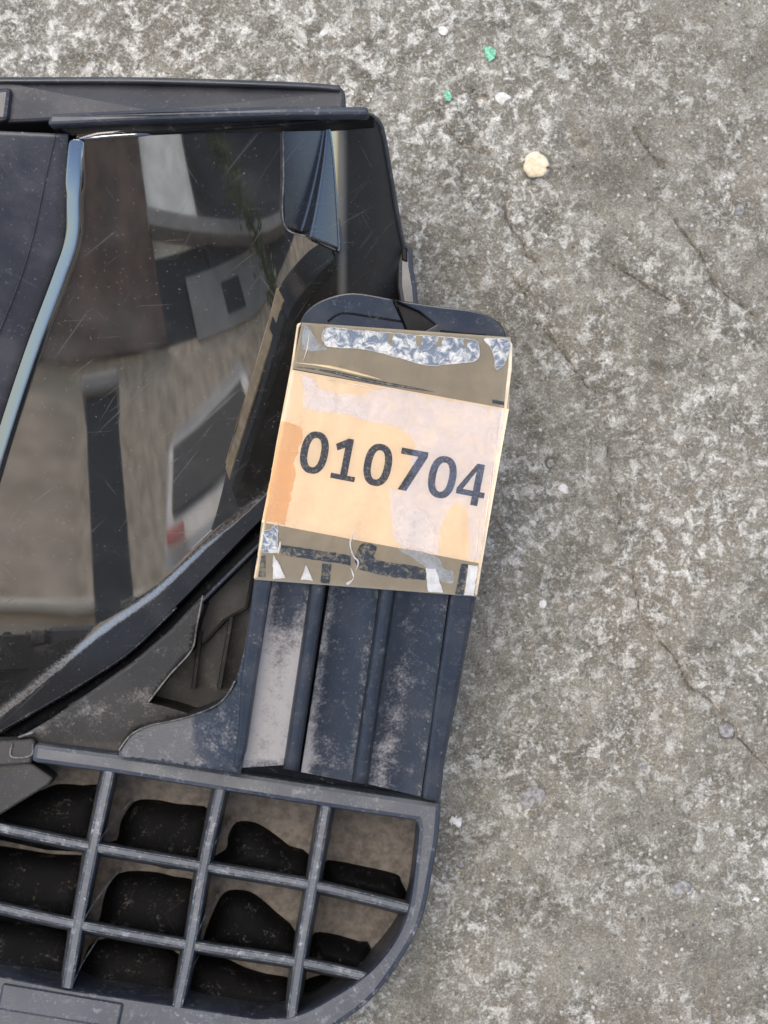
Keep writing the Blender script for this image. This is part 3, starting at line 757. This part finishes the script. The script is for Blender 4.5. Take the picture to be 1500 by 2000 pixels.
# thin dusty gusset fins in the cell corners
for a, b in (((190, 1648), (258, 1562)), ((162, 1798), (236, 1696)), ((140, 1926), (192, 1832)), ((404, 1686), (450, 1596)), ((380, 1838), (428, 1742)), ((352, 1960), (388, 1866))):
    mid = ((a[0] + b[0]) / 2 - 5, (a[1] + b[1]) / 2 + 2)
    sweep('gusset', cr([a, mid, b], 6), lambda x, y, a=a, b=b: 0.033 - 0.019 * (a[1] - y) / (a[1] - b[1]), box_prof(3.2, 0.008, 0.4), MAT['barmat'], part, dust=0.3)
# dusty floor and dark louvre humps seen through the grille
slab('duct_floor', [(-140, 1440), (240, 1470), (840, 1580), (830, 1690), (770, 1840), (620, 1990), (400, 2100), (-140, 2080)], 0.006, 0.004, MAT['dirt'], part, 0.0005)
HUMP = [
    [(-100, 1560), (60, 1548), (110, 1532), (160, 1534), (196, 1544), (172, 1665), (-100, 1612)],
    [(228, 1640), (236, 1605), (262, 1566), (300, 1562), (345, 1570), (416, 1588), (390, 1700), (190, 1660)],
    [(440, 1660), (446, 1632), (462, 1606), (500, 1607), (540, 1632), (566, 1652), (602, 1668), (606, 1735), (400, 1697)],
    [(630, 1730), (634, 1684), (660, 1682), (705, 1691), (770, 1706), (784, 1722), (790, 1775), (620, 1737)],
    [(-100, 1640), (0, 1652), (100, 1668), (176, 1684), (144, 1812), (-100, 1770)],
    [(190, 1805), (205, 1745), (232, 1706), (290, 1702), (340, 1712), (390, 1732), (366, 1850), (150, 1812)],
    [(390, 1850), (410, 1795), (436, 1745), (470, 1738), (500, 1748), (540, 1782), (576, 1818), (582, 1884), (372, 1850)],
    [(596, 1886), (608, 1828), (640, 1822), (700, 1838), (722, 1846), (730, 1918), (590, 1888)],
    [(-100, 1775), (0, 1792), (146, 1822), (124, 1935), (-100, 1900)],
    [(140, 1940), (160, 1880), (186, 1838), (260, 1834), (352, 1866), (342, 1972), (130, 1942)],
    [(346, 1972), (366, 1880), (390, 1864), (440, 1872), (480, 1890), (520, 1902), (572, 1918), (566, 1998), (350, 1976)],
    [(576, 1992), (590, 1925), (612, 1908), (660, 1900), (704, 1910), (720, 1925), (640, 1996)],
]
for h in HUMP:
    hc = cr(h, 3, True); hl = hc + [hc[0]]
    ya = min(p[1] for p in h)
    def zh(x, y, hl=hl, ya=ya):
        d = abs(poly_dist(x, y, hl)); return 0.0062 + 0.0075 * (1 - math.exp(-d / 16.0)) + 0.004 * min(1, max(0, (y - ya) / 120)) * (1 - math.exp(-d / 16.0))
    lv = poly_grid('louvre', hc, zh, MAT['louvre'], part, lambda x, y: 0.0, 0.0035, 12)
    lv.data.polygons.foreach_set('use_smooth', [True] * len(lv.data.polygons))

# ------------------------------------------------------------------ paper label with its number
lab = empty('number_label', label='peach paper label printed 010704 stuck across the black tab', cat='label')
def paper():
    M = Mat('peach_paper'); f = M.ramp(M.noise(160, 6, 0.7), 0.3, 0.7); sp = M.ramp(M.noise(1600, 2), 0.66, 0.74)
    c = M.mix(f, (0.70, 0.54, 0.355), (0.74, 0.585, 0.395)); c = M.mix(M.mth('MULTIPLY', sp, 0.25), c, (0.55, 0.42, 0.28))
    M.set('Base Color', c); M.set('Roughness', 0.6); M.bump(M.noise(500, 4), 0.12, 0.0004); return M.m
zl = lambda o: (lambda x, y: zt(x, y) + o)
LC = [(571, 722), (994, 799), (941, 1101), (511, 1020)]
patch('paper', LC, zl(0.0006), 30, 30, paper(), lab, 0.00012, None, True)
def inkm():
    M = Mat('printed_ink'); sp = M.ramp(M.noise(1700, 3, 0.7), 0.50, 0.66)
    M.set('Base Color', M.mix(M.mth('MULTIPLY', sp, 0.8), (0.03, 0.029, 0.028), (0.22, 0.18, 0.13))); M.set('Roughness', 0.5); return M.m
INK = inkm()
RX, UX = (0.982, 0.189), (0.19, -0.982)
def ring_pts(rx, ry, n=40, e=2.35):
    o = []
    for i in range(n):
        a = 2 * math.pi * i / n; c, s = math.cos(a), math.sin(a)
        o.append((rx * math.copysign(abs(c) ** (2 / e), c), ry * math.copysign(abs(s) ** (2 / e), s)))
    return o
def digit(ch, cx, cy):
    V = []; F = []
    if ch == '0':
        a, b = ring_pts(27, 41.5), ring_pts(12.5, 29); n = len(a); V = a + b; F = [(i, (i + 1) % n, n + (i + 1) % n, n + i) for i in range(n)]
    elif ch == '1':
        V = [(-5, -31), (-5, 22), (9, -31), (9, 41), (-1, 41), (-24, 26), (-19, 14), (-23, -41), (25, -41), (25, -31), (-23, -31)]
        F = [(0, 2, 3, 4, 1), (1, 4, 5, 6), (7, 8, 9, 2, 0, 10)]
    elif ch == '7':
        V = [(-26, 41), (27, 41), (27, 31), (9, 29), (-26, 29), (-19, -41), (-2, -41)]; F = [(0, 4, 3, 2, 1), (3, 5, 6, 2)]
    else:
        V = [(3, 41), (18, 41), (18, -13), (18, -24), (18, -41), (4, -41), (4, -24), (4, -13), (4, 25), (-28, -24), (-28, -13), (-16, -13), (28, -24), (28, -13)]
        F = [(0, 8, 7, 6, 5, 4, 3, 2, 1), (10, 11, 8, 0), (10, 9, 6, 7, 11), (2, 3, 12, 13)]
    W = []
    for x, y in V:
        px = cx + x * RX[0] + y * UX[0]; py = cy + x * RX[1] + y * UX[1]; W.append(P(px, py, zt(px, py) + 0.00068))
    o = mesh('digit', W, F, INK, lab)
    bm = bmesh.new(); bm.from_mesh(o.data); bmesh.ops.recalc_face_normals(bm, faces=bm.faces); bm.to_mesh(o.data); bm.free()
    s = o.modifiers.new('ink', 'SOLIDIFY'); s.thickness = 0.00004; s.offset = 0
for ch, x, y in (('0', 614, 884), ('1', 675, 897), ('0', 738, 908), ('7', 803, 919), ('0', 864, 932), ('4', 922, 945)): digit(ch, x, y)

# ------------------------------------------------------------------ clear tape over label and tab
tape = empty('clear_tape', label='crinkled clear sticky tape wrapped round the tab over the paper label', cat='tape')
olive = veil('yellowed_adhesive', (0.34, 0.28, 0.18), 0.86, 130, 0.25, 0.75, 0.85)
m_orange = veil('orange_adhesive', (0.82, 0.44, 0.15), 0.5, 90, 0.3, 0.7, 0.8)
m_glare = veil('painted_sky_glare', (0.40, 0.50, 0.80), 0.17, 300, 0.3, 0.65, 0.25)  # bluish sky glare painted as a see-through tint over the digits
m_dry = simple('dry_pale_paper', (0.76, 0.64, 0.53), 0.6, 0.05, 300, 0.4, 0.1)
m_milk2 = veil('milky_air_streak', (0.97, 0.90, 0.86), 0.42, 520, 0.3, 0.55, 0.55)
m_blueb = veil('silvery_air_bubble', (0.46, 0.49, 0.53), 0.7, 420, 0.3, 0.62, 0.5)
def crinkle():
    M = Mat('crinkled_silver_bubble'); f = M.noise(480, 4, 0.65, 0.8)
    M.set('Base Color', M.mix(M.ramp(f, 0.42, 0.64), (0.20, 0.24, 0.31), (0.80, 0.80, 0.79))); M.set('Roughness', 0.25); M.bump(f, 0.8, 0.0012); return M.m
m_crk = crinkle(); m_wht = simple('white_peeled_tape', (0.62, 0.62, 0.63), 0.3, 0.12, 500, 0.5, 0.3)
m_crs = simple('tape_crease_highlight', (0.86, 0.76, 0.64), 0.25, 0.1, 600, 0.5, 0.0)  # pale colour stands in for gloss highlights along the film's wrinkles
m_rim = simple('painted_rim_highlight', (0.55, 0.54, 0.51), 0.2, 0.3, 400, 0.5, 0.0)  # bright line painted as the highlight round each bubble
def gapm():
    M = Mat('dark_gap_under_tape'); f = M.ramp(M.noise(620, 6, 0.75, 0.3), 0.47, 0.66)
    M.set('Base Color', M.mix(f, (0.030, 0.032, 0.030), (0.26, 0.215, 0.14))); M.set('Roughness', 0.3); M.bump(M.noise(600, 4), 0.4, 0.0006); return M.m
m_gap = gapm()
m_wrap = simple('tape_folded_edge', (0.62, 0.47, 0.29), 0.3, 0.2, 240, 0.5, 0.3)
def poly_band(name, pts, mat, o, a=1.2):
    j = jag(cr(pts, 3, True) if len(pts) > 4 else pts, 5, a, 0.12, o * 1e4); q = sheet(name, j, zl(o), mat, tape)
    if name == 'air_bubble' and mat is m_crk: sweep('bubble_rim_highlight', j + [j[0]], zl(o + 0.00004), round_prof(1.7, 0.0002, 5), m_rim, q)
    return q
sheet('adhesive_band', [(590, 630), (998, 659), (994, 800), (571, 720)], zl(0.00042), olive, tape)
sheet('adhesive_band', [(511, 1019), (942, 1100), (931, 1165), (497, 1132)], zl(0.00042), olive, tape)
# upper bubbles
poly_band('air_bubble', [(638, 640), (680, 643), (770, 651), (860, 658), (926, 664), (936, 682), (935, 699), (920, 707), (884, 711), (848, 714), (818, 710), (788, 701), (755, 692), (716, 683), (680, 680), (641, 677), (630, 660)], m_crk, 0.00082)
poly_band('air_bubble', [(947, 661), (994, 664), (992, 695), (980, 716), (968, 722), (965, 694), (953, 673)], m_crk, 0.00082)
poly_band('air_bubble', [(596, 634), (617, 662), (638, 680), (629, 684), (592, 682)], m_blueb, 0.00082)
for t in ([(611, 634), (634, 637), (629, 678), (620, 668)], [(757, 650), (768, 650), (765, 672), (772, 676), (761, 674)], [(812, 655), (824, 656), (822, 680), (813, 672)], [(857, 658), (867, 659), (860, 676), (850, 678)], [(906, 662), (913, 663), (912, 682), (907, 676)]):
    poly_band('adhesive_tooth', t, olive, 0.00098, 0.5)
sweep('tape_fold', cr([(575, 708), (640, 716), (700, 730), (748, 742)], 5), zl(0.0007), round_prof(7, 0.0005), simple('bright_fold', (0.72, 0.60, 0.38), 0.3, 0.1), tape, taper=6)
sweep('label_gap', cr([(574, 716), (640, 725), (720, 743), (800, 757), (850, 766)], 5), zl(0.0005), round_prof(7, 0.0003), m_gap, tape, taper=8)
poly_band('label_gap', [(960, 780), (985, 785), (984, 792), (962, 788)], m_gap, 0.0006, 0.8)
# veils over the label
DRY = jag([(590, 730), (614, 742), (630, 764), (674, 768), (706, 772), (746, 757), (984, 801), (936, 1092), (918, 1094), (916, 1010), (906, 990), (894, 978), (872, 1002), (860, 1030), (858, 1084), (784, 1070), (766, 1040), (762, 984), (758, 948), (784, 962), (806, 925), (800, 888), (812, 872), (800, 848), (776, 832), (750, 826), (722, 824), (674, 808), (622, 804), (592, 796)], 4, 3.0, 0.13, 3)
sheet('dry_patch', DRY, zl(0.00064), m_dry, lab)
sheet('air_glare_veil', DRY, zl(0.00080), m_glare, tape)  # sheet that carries the painted sky glare
sheet('air_glare_veil', jag([(590, 732), (608, 742), (630, 770), (676, 776), (700, 790), (722, 822), (690, 812), (640, 806), (596, 796), (604, 770)], 4, 4.0, 0.15, 5), zl(0.00096), m_milk2, tape)
sheet('air_glare_veil', jag([(778, 985), (830, 1000), (848, 1030), (846, 1078), (784, 1066), (772, 1020)], 4, 3.0, 0.15, 6), zl(0.00096), m_milk2, tape)
sheet('orange_stain', jag([(549, 822), (575, 826), (590, 838), (592, 854), (574, 904), (578, 924), (566, 980), (556, 1024), (512, 1016)], 5, 2.0, 0.1, 4), zl(0.0008), m_orange, tape)
# lower band: gaps, flakes, teeth
for t in ([(549, 1064), (685, 1085), (685, 1104), (549, 1084)], [(630, 1100), (648, 1102), (643, 1140), (626, 1138)], [(706, 1062), (736, 1069), (734, 1093), (829, 1110), (829, 1133), (701, 1112)], [(901, 1101), (914, 1102), (905, 1162), (889, 1160)]):
    poly_band('label_gap', t, m_gap, 0.0006, 1.2)
for t in ([(832, 1110), (851, 1112), (866, 1157), (835, 1155)], [(915, 1103), (934, 1105), (925, 1164), (907, 1162)], [(588, 1132), (598, 1103), (611, 1134)], [(533, 1084), (545, 1100), (557, 1130), (533, 1131)], [(676, 1138), (690, 1128), (684, 1108), (692, 1124), (682, 1141)], [(545, 1060), (549, 1058), (545, 1082), (541, 1080)]):
    poly_band('peeled_flake', t, m_wht, 0.0009, 1.2)
poly_band('air_bubble', [(778, 1071), (848, 1084), (869, 1112), (886, 1116), (885, 1139), (858, 1133), (835, 1112), (803, 1088)], m_blueb, 0.00075, 1.5)
poly_band('air_bubble', [(512, 1040), (543, 1024), (541, 1080), (512, 1080)], m_crk, 0.00082, 2)
poly_band('label_gap', [(502, 1086), (520, 1084), (518, 1128), (500, 1126)], simple('speckled_gap', (0.13, 0.115, 0.075), 0.4, 0.8, 700), 0.0006, 1.0)
sweep('tape_crease', cr([(694, 1036), (684, 1060), (690, 1085), (700, 1098), (694, 1116)], 5), zl(0.0007), round_prof(4, 0.0005), m_wht, tape, taper=4)
for l in ([(962, 905), (956, 960), (946, 1030), (938, 1092)], [(972, 830), (966, 900), (958, 985)], [(936, 1010), (932, 1060), (926, 1098)], [(604, 650), (600, 680), (592, 706)], [(640, 742), (700, 752), (760, 764)]):
    sweep('tape_crease', cr(l, 5), zl(0.0009), round_prof(3, 0.0003), m_crs, tape, taper=6)
# wrapped sides
slab('wrapped_edge', [(590, 629), (584, 640), (574, 712), (546, 860), (505, 1128), (495, 1131), (539, 868), (568, 715), (580, 632)], zl(0.0007), 0.004, m_wrap, tape, 0.0005)
slab('wrapped_edge', [(994, 660), (1001, 672), (1000, 720), (990, 800), (968, 940), (942, 1100), (932, 1164), (926, 1160), (936, 1090), (958, 940), (984, 796), (992, 715)], zl(0.0007), 0.005, simple('tape_folded_edge_pale', (0.72, 0.58, 0.42), 0.25, 0.15, 240), tape, 0.0005)
patch('film', [(589, 629), (999, 658), (931, 1166), (496, 1132)], zl(0.00125), 40, 50, MAT['film'], tape, 0.0, None, True,
      lambda u, v: 0.00018 * noise.noise(Vector((u * 9, v * 4, 2))))

# ------------------------------------------------------------------ what the glossy cover mirrors: yard behind the photographer
def block(name, x0, x1, y0, y1, z0, z1, mat, parent=None, bevel=0.01):
    V = [(x, y, z) for z in (z0, z1) for x, y in ((x0, y0), (x1, y0), (x1, y1), (x0, y1))]
    return mesh(name, V, [(3, 2, 1, 0), (4, 5, 6, 7), (0, 1, 5, 4), (1, 2, 6, 5), (2, 3, 7, 6), (3, 0, 4, 7)], mat, parent, False, None, bevel)
def flat(name, col, rough=0.7, sc_=3.0, var=0.15, **k): return simple(name, col, rough, var, sc_, 0.3, 0, **k)
m_tan = flat('tan_render', (0.50, 0.41, 0.32), 0.8, 6.0, 0.3); m_brn = flat('brown_boards', (0.085, 0.055, 0.042), 0.7, 2.0, 0.4)
m_wp = flat('white_paint', (0.85, 0.84, 0.81)); m_drk = flat('dark_opening', (0.012, 0.012, 0.014), 0.3); m_gry = flat('grey_shutter', (0.25, 0.24, 0.235), 0.5)
house = empty('yard_house', label='tan and brown house mirrored in the glossy cover behind the silver car', cat='house')
block('wall', -9, 12, -9.0, -8.0, 0, 2.5, m_tan, house)
block('upper_storey', -0.85, 1.35, -9.0, -7.9, 2.5, 6.6, m_brn, house)
block('gable_wall', 1.35, 2.75, -9.0, -8.1, 3.5, 6.6, m_wp, house)
block('dark_bay', 1.35, 2.75, -9.0, -8.1, 2.5, 3.5, m_drk, house)
block('dark_bay', 2.75, 8.0, -9.0, -8.0, 2.5, 6.6, m_drk, house)
block('shutter', 2.05, 4.6, -8.0, -7.95, 2.45, 3.15, m_gry, house)
block('window', 2.9, 3.4, -7.95, -7.93, 2.6, 2.95, m_drk, house)
sl = mesh('eave', [(1.3, -7.7, 3.75), (6.0, -7.7, 2.75), (6.0, -7.7, 2.9), (1.3, -7.7, 3.95), (1.3, -8.1, 3.75), (6.0, -8.1, 2.75), (6.0, -8.1, 2.9), (1.3, -8.1, 3.95)],
          [(0, 1, 2, 3), (7, 6, 5, 4), (0, 4, 5, 1), (1, 5, 6, 2), (2, 6, 7, 3), (3, 7, 4, 0)], m_gry, house)
yw = block('added_yard_wall', -3.0, 5.0, -3.4, -3.2, 0.0, 0.45, m_tan)  # added unseen wall: hides the car's base, mirrors as a tan band
block('coping', -3.02, 5.02, -3.44, -3.16, 0.45, 0.48, flat('pale_coping', (0.55, 0.51, 0.45)), yw)
tag(yw, 'added low tan wall that gives the lower half of the glossy cover its tan reflection', 'wall')
post = slab('gate_post', [(0, 0)] * 3, 0, 0, m_drk) if False else block('gate_post', -0.21, 0.0, -2.72, -2.5, 0, 0.78, flat('dark_painted_steel', (0.02, 0.022, 0.028), 0.4))
block('cap', -0.23, 0.02, -2.74, -2.48, 0.78, 0.82, m_gry, post)
tag(post, 'dark square gate post mirrored as an upright band in the glossy cover', 'post')
def car():
    c = empty('parked_car', label='silver hatchback with red tail lamp mirrored in the glossy cover', cat='car')
    wh = flat('silver_car_paint', (0.33, 0.33, 0.33), 0.3, coat=0.3); gl = flat('tinted_glass', (0.02, 0.024, 0.03), 0.6); bl = flat('tyre_rubber', (0.02, 0.02, 0.02), 0.8)
    rd = flat('red_lamp_lens', (0.22, 0.01, 0.012), 0.5)
    # side profile (x forward, z up), swept over the width with tumblehome
    prof = [(-1.85, 0.35), (-1.9, 0.62), (-1.84, 0.95), (-1.62, 1.38), (-1.35, 1.50), (-0.2, 1.50), (0.45, 1.38), (1.05, 0.98), (1.7, 0.86), (1.92, 0.62), (1.9, 0.32)]
    ws = [0.80, 0.84, 0.85, 0.68, 0.62, 0.60, 0.64, 0.82, 0.80, 0.78, 0.76]; n = len(prof)
    V = [(x, -w_, z) for (x, z), w_ in zip(prof, ws)] + [(x, w_, z) for (x, z), w_ in zip(prof, ws)]
    F = [(i, i + 1, n + i + 1, n + i) for i in range(n - 1)] + [tuple(range(n - 1, -1, -1)), tuple(range(n, 2 * n)), (0, n, 2 * n - 1, n - 1)]
    body = mesh('body', V, F, wh, c, False, None, 0.06, 3)
    def quad(name, pts, mat): 
        o = mesh(name, pts, [(0, 1, 2, 3)], mat, c); m_ = o.modifiers.new('t', 'SOLIDIFY'); m_.thickness = 0.02; m_.offset = 0
    quad('rear_window', [(-1.79, -0.66, 1.08), (-1.79, 0.66, 1.08), (-1.64, 0.56, 1.36), (-1.64, -0.56, 1.36)], gl)
    for sgn in (-1, 1):
        quad('side_window', [(-1.45, sgn * 0.84, 1.0), (-0.4, sgn * 0.85, 1.0), (-0.4, sgn * 0.655, 1.42), (-1.35, sgn * 0.67, 1.40)], gl)
        quad('side_window', [(-0.3, sgn * 0.85, 1.0), (0.85, sgn * 0.84, 1.0), (0.35, sgn * 0.68, 1.34), (-0.3, sgn * 0.655, 1.42)], gl)
        quad('tail_lamp', [(-1.925, sgn * 0.50, 0.95), (-1.925, sgn * 0.74, 0.95), (-1.885, sgn * 0.74, 1.01), (-1.885, sgn * 0.50, 1.01)], rd)
        for wx in (-1.2, 1.2):
            b = bmesh.new(); bmesh.ops.create_cone(b, cap_ends=True, segments=28, radius1=0.31, radius2=0.31, depth=0.2)
            for v in b.verts: v.co = Vector((wx + v.co.x, sgn * 0.74 + v.co.z, 0.31 + v.co.y))
            me = bpy.data.meshes.new('wheel'); b.to_mesh(me); b.free(); me.materials.append(bl); link(bpy.data.objects.new('wheel', me), c)
    c.location = (2.0, -7.0, 0); c.rotation_euler = (0, 0, math.radians(-66))
car()

def hedge():
    t = empty('climbing_shrub', label='green climbing shrub mirrored as a slanting strip in the glossy cover', cat='shrub')
    V = []; F = []
    for i in range(900):
        u = random.random(); x = 3.0 + 1.5 * u + random.gauss(0, 0.12); y = -7.2 + random.gauss(0, 0.12); z = 5.2 - 3.8 * u + random.gauss(0, 0.16)
        a, b_, r = random.random() * 6.28, random.uniform(-1, 1), random.uniform(0.05, 0.1); k = len(V)
        d1 = Vector((math.cos(a), math.sin(a), b_)).normalized() * r; d2 = Vector((-math.sin(a), math.cos(a), 0.3)).normalized() * r * 0.6
        c = Vector((x, y, z)); V += [c - d1, c + d2, c + d1, c - d2]; F.append((k, k + 1, k + 2, k + 3))
    mesh('foliage', V, F, flat('green_leaf', (0.09, 0.13, 0.035), 0.6), t)
    V = []; F = []
    for i in range(9):
        u = i / 8; r = 0.05 - 0.03 * (1 - u)
        for j in range(6): V.append((3.0 + 1.5 * u + r * math.cos(j * 1.047), -7.25 + r * math.sin(j * 1.047), 5.2 - 3.8 * u if u < 1 else 0.0))
    for i in range(8):
        for j in range(6): F.append((i * 6 + j, i * 6 + (j + 1) % 6, (i + 1) * 6 + (j + 1) % 6, (i + 1) * 6 + j))
    mesh('stem', V, F, m_brn, t)
hedge()

def crumbs():
    """dirt crumbs gathered where the part stands on the concrete"""
    V = []; F = []
    edge = cr([(862, 1600), (850, 1690), (830, 1790), (800, 1856), (735, 1950), (668, 2004)], 10)
    tri = [(0, 2, 4), (2, 1, 4), (1, 3, 4), (3, 0, 4), (2, 0, 5), (1, 2, 5), (3, 1, 5), (0, 3, 5)]
    for _ in range(420):
        a = random.choice(edge); d = abs(random.gauss(0, 16)); p = P(a[0], a[1], 0.035); x = p.x + (d * 0.9 + 6) * S * 1.02; y = p.y - d * 0.35 * S + random.gauss(0, 5) * S
        r = 0.00012 + 0.00030 * random.random() ** 3; k = len(V); t = random.random() * 6.28
        for q in ((1, 0, 0), (-1, 0, 0), (0, .7, 0), (0, -.7, 0), (0, 0, .7), (0, 0, -.7)):
            V.append((x + r * (q[0] * math.cos(t) - q[1] * math.sin(t)), y + r * (q[0] * math.sin(t) + q[1] * math.cos(t)), 0.0004 + r * q[2]))
        F += [tuple(k + i for i in f) for f in tri]
    M = Mat('dirt_crumb'); M.set('Base Color', M.mix(M.ramp(M.noise(800, 1), 0.35, 0.65), (0.06, 0.052, 0.042), (0.38, 0.34, 0.28))); M.set('Roughness', 0.9)
    o = mesh('dirt_crumbs', V, F, M.m); o['kind'] = 'stuff'; tag(o, 'dirt crumbs gathered on the concrete along the rounded grille edge', 'dirt')
crumbs()
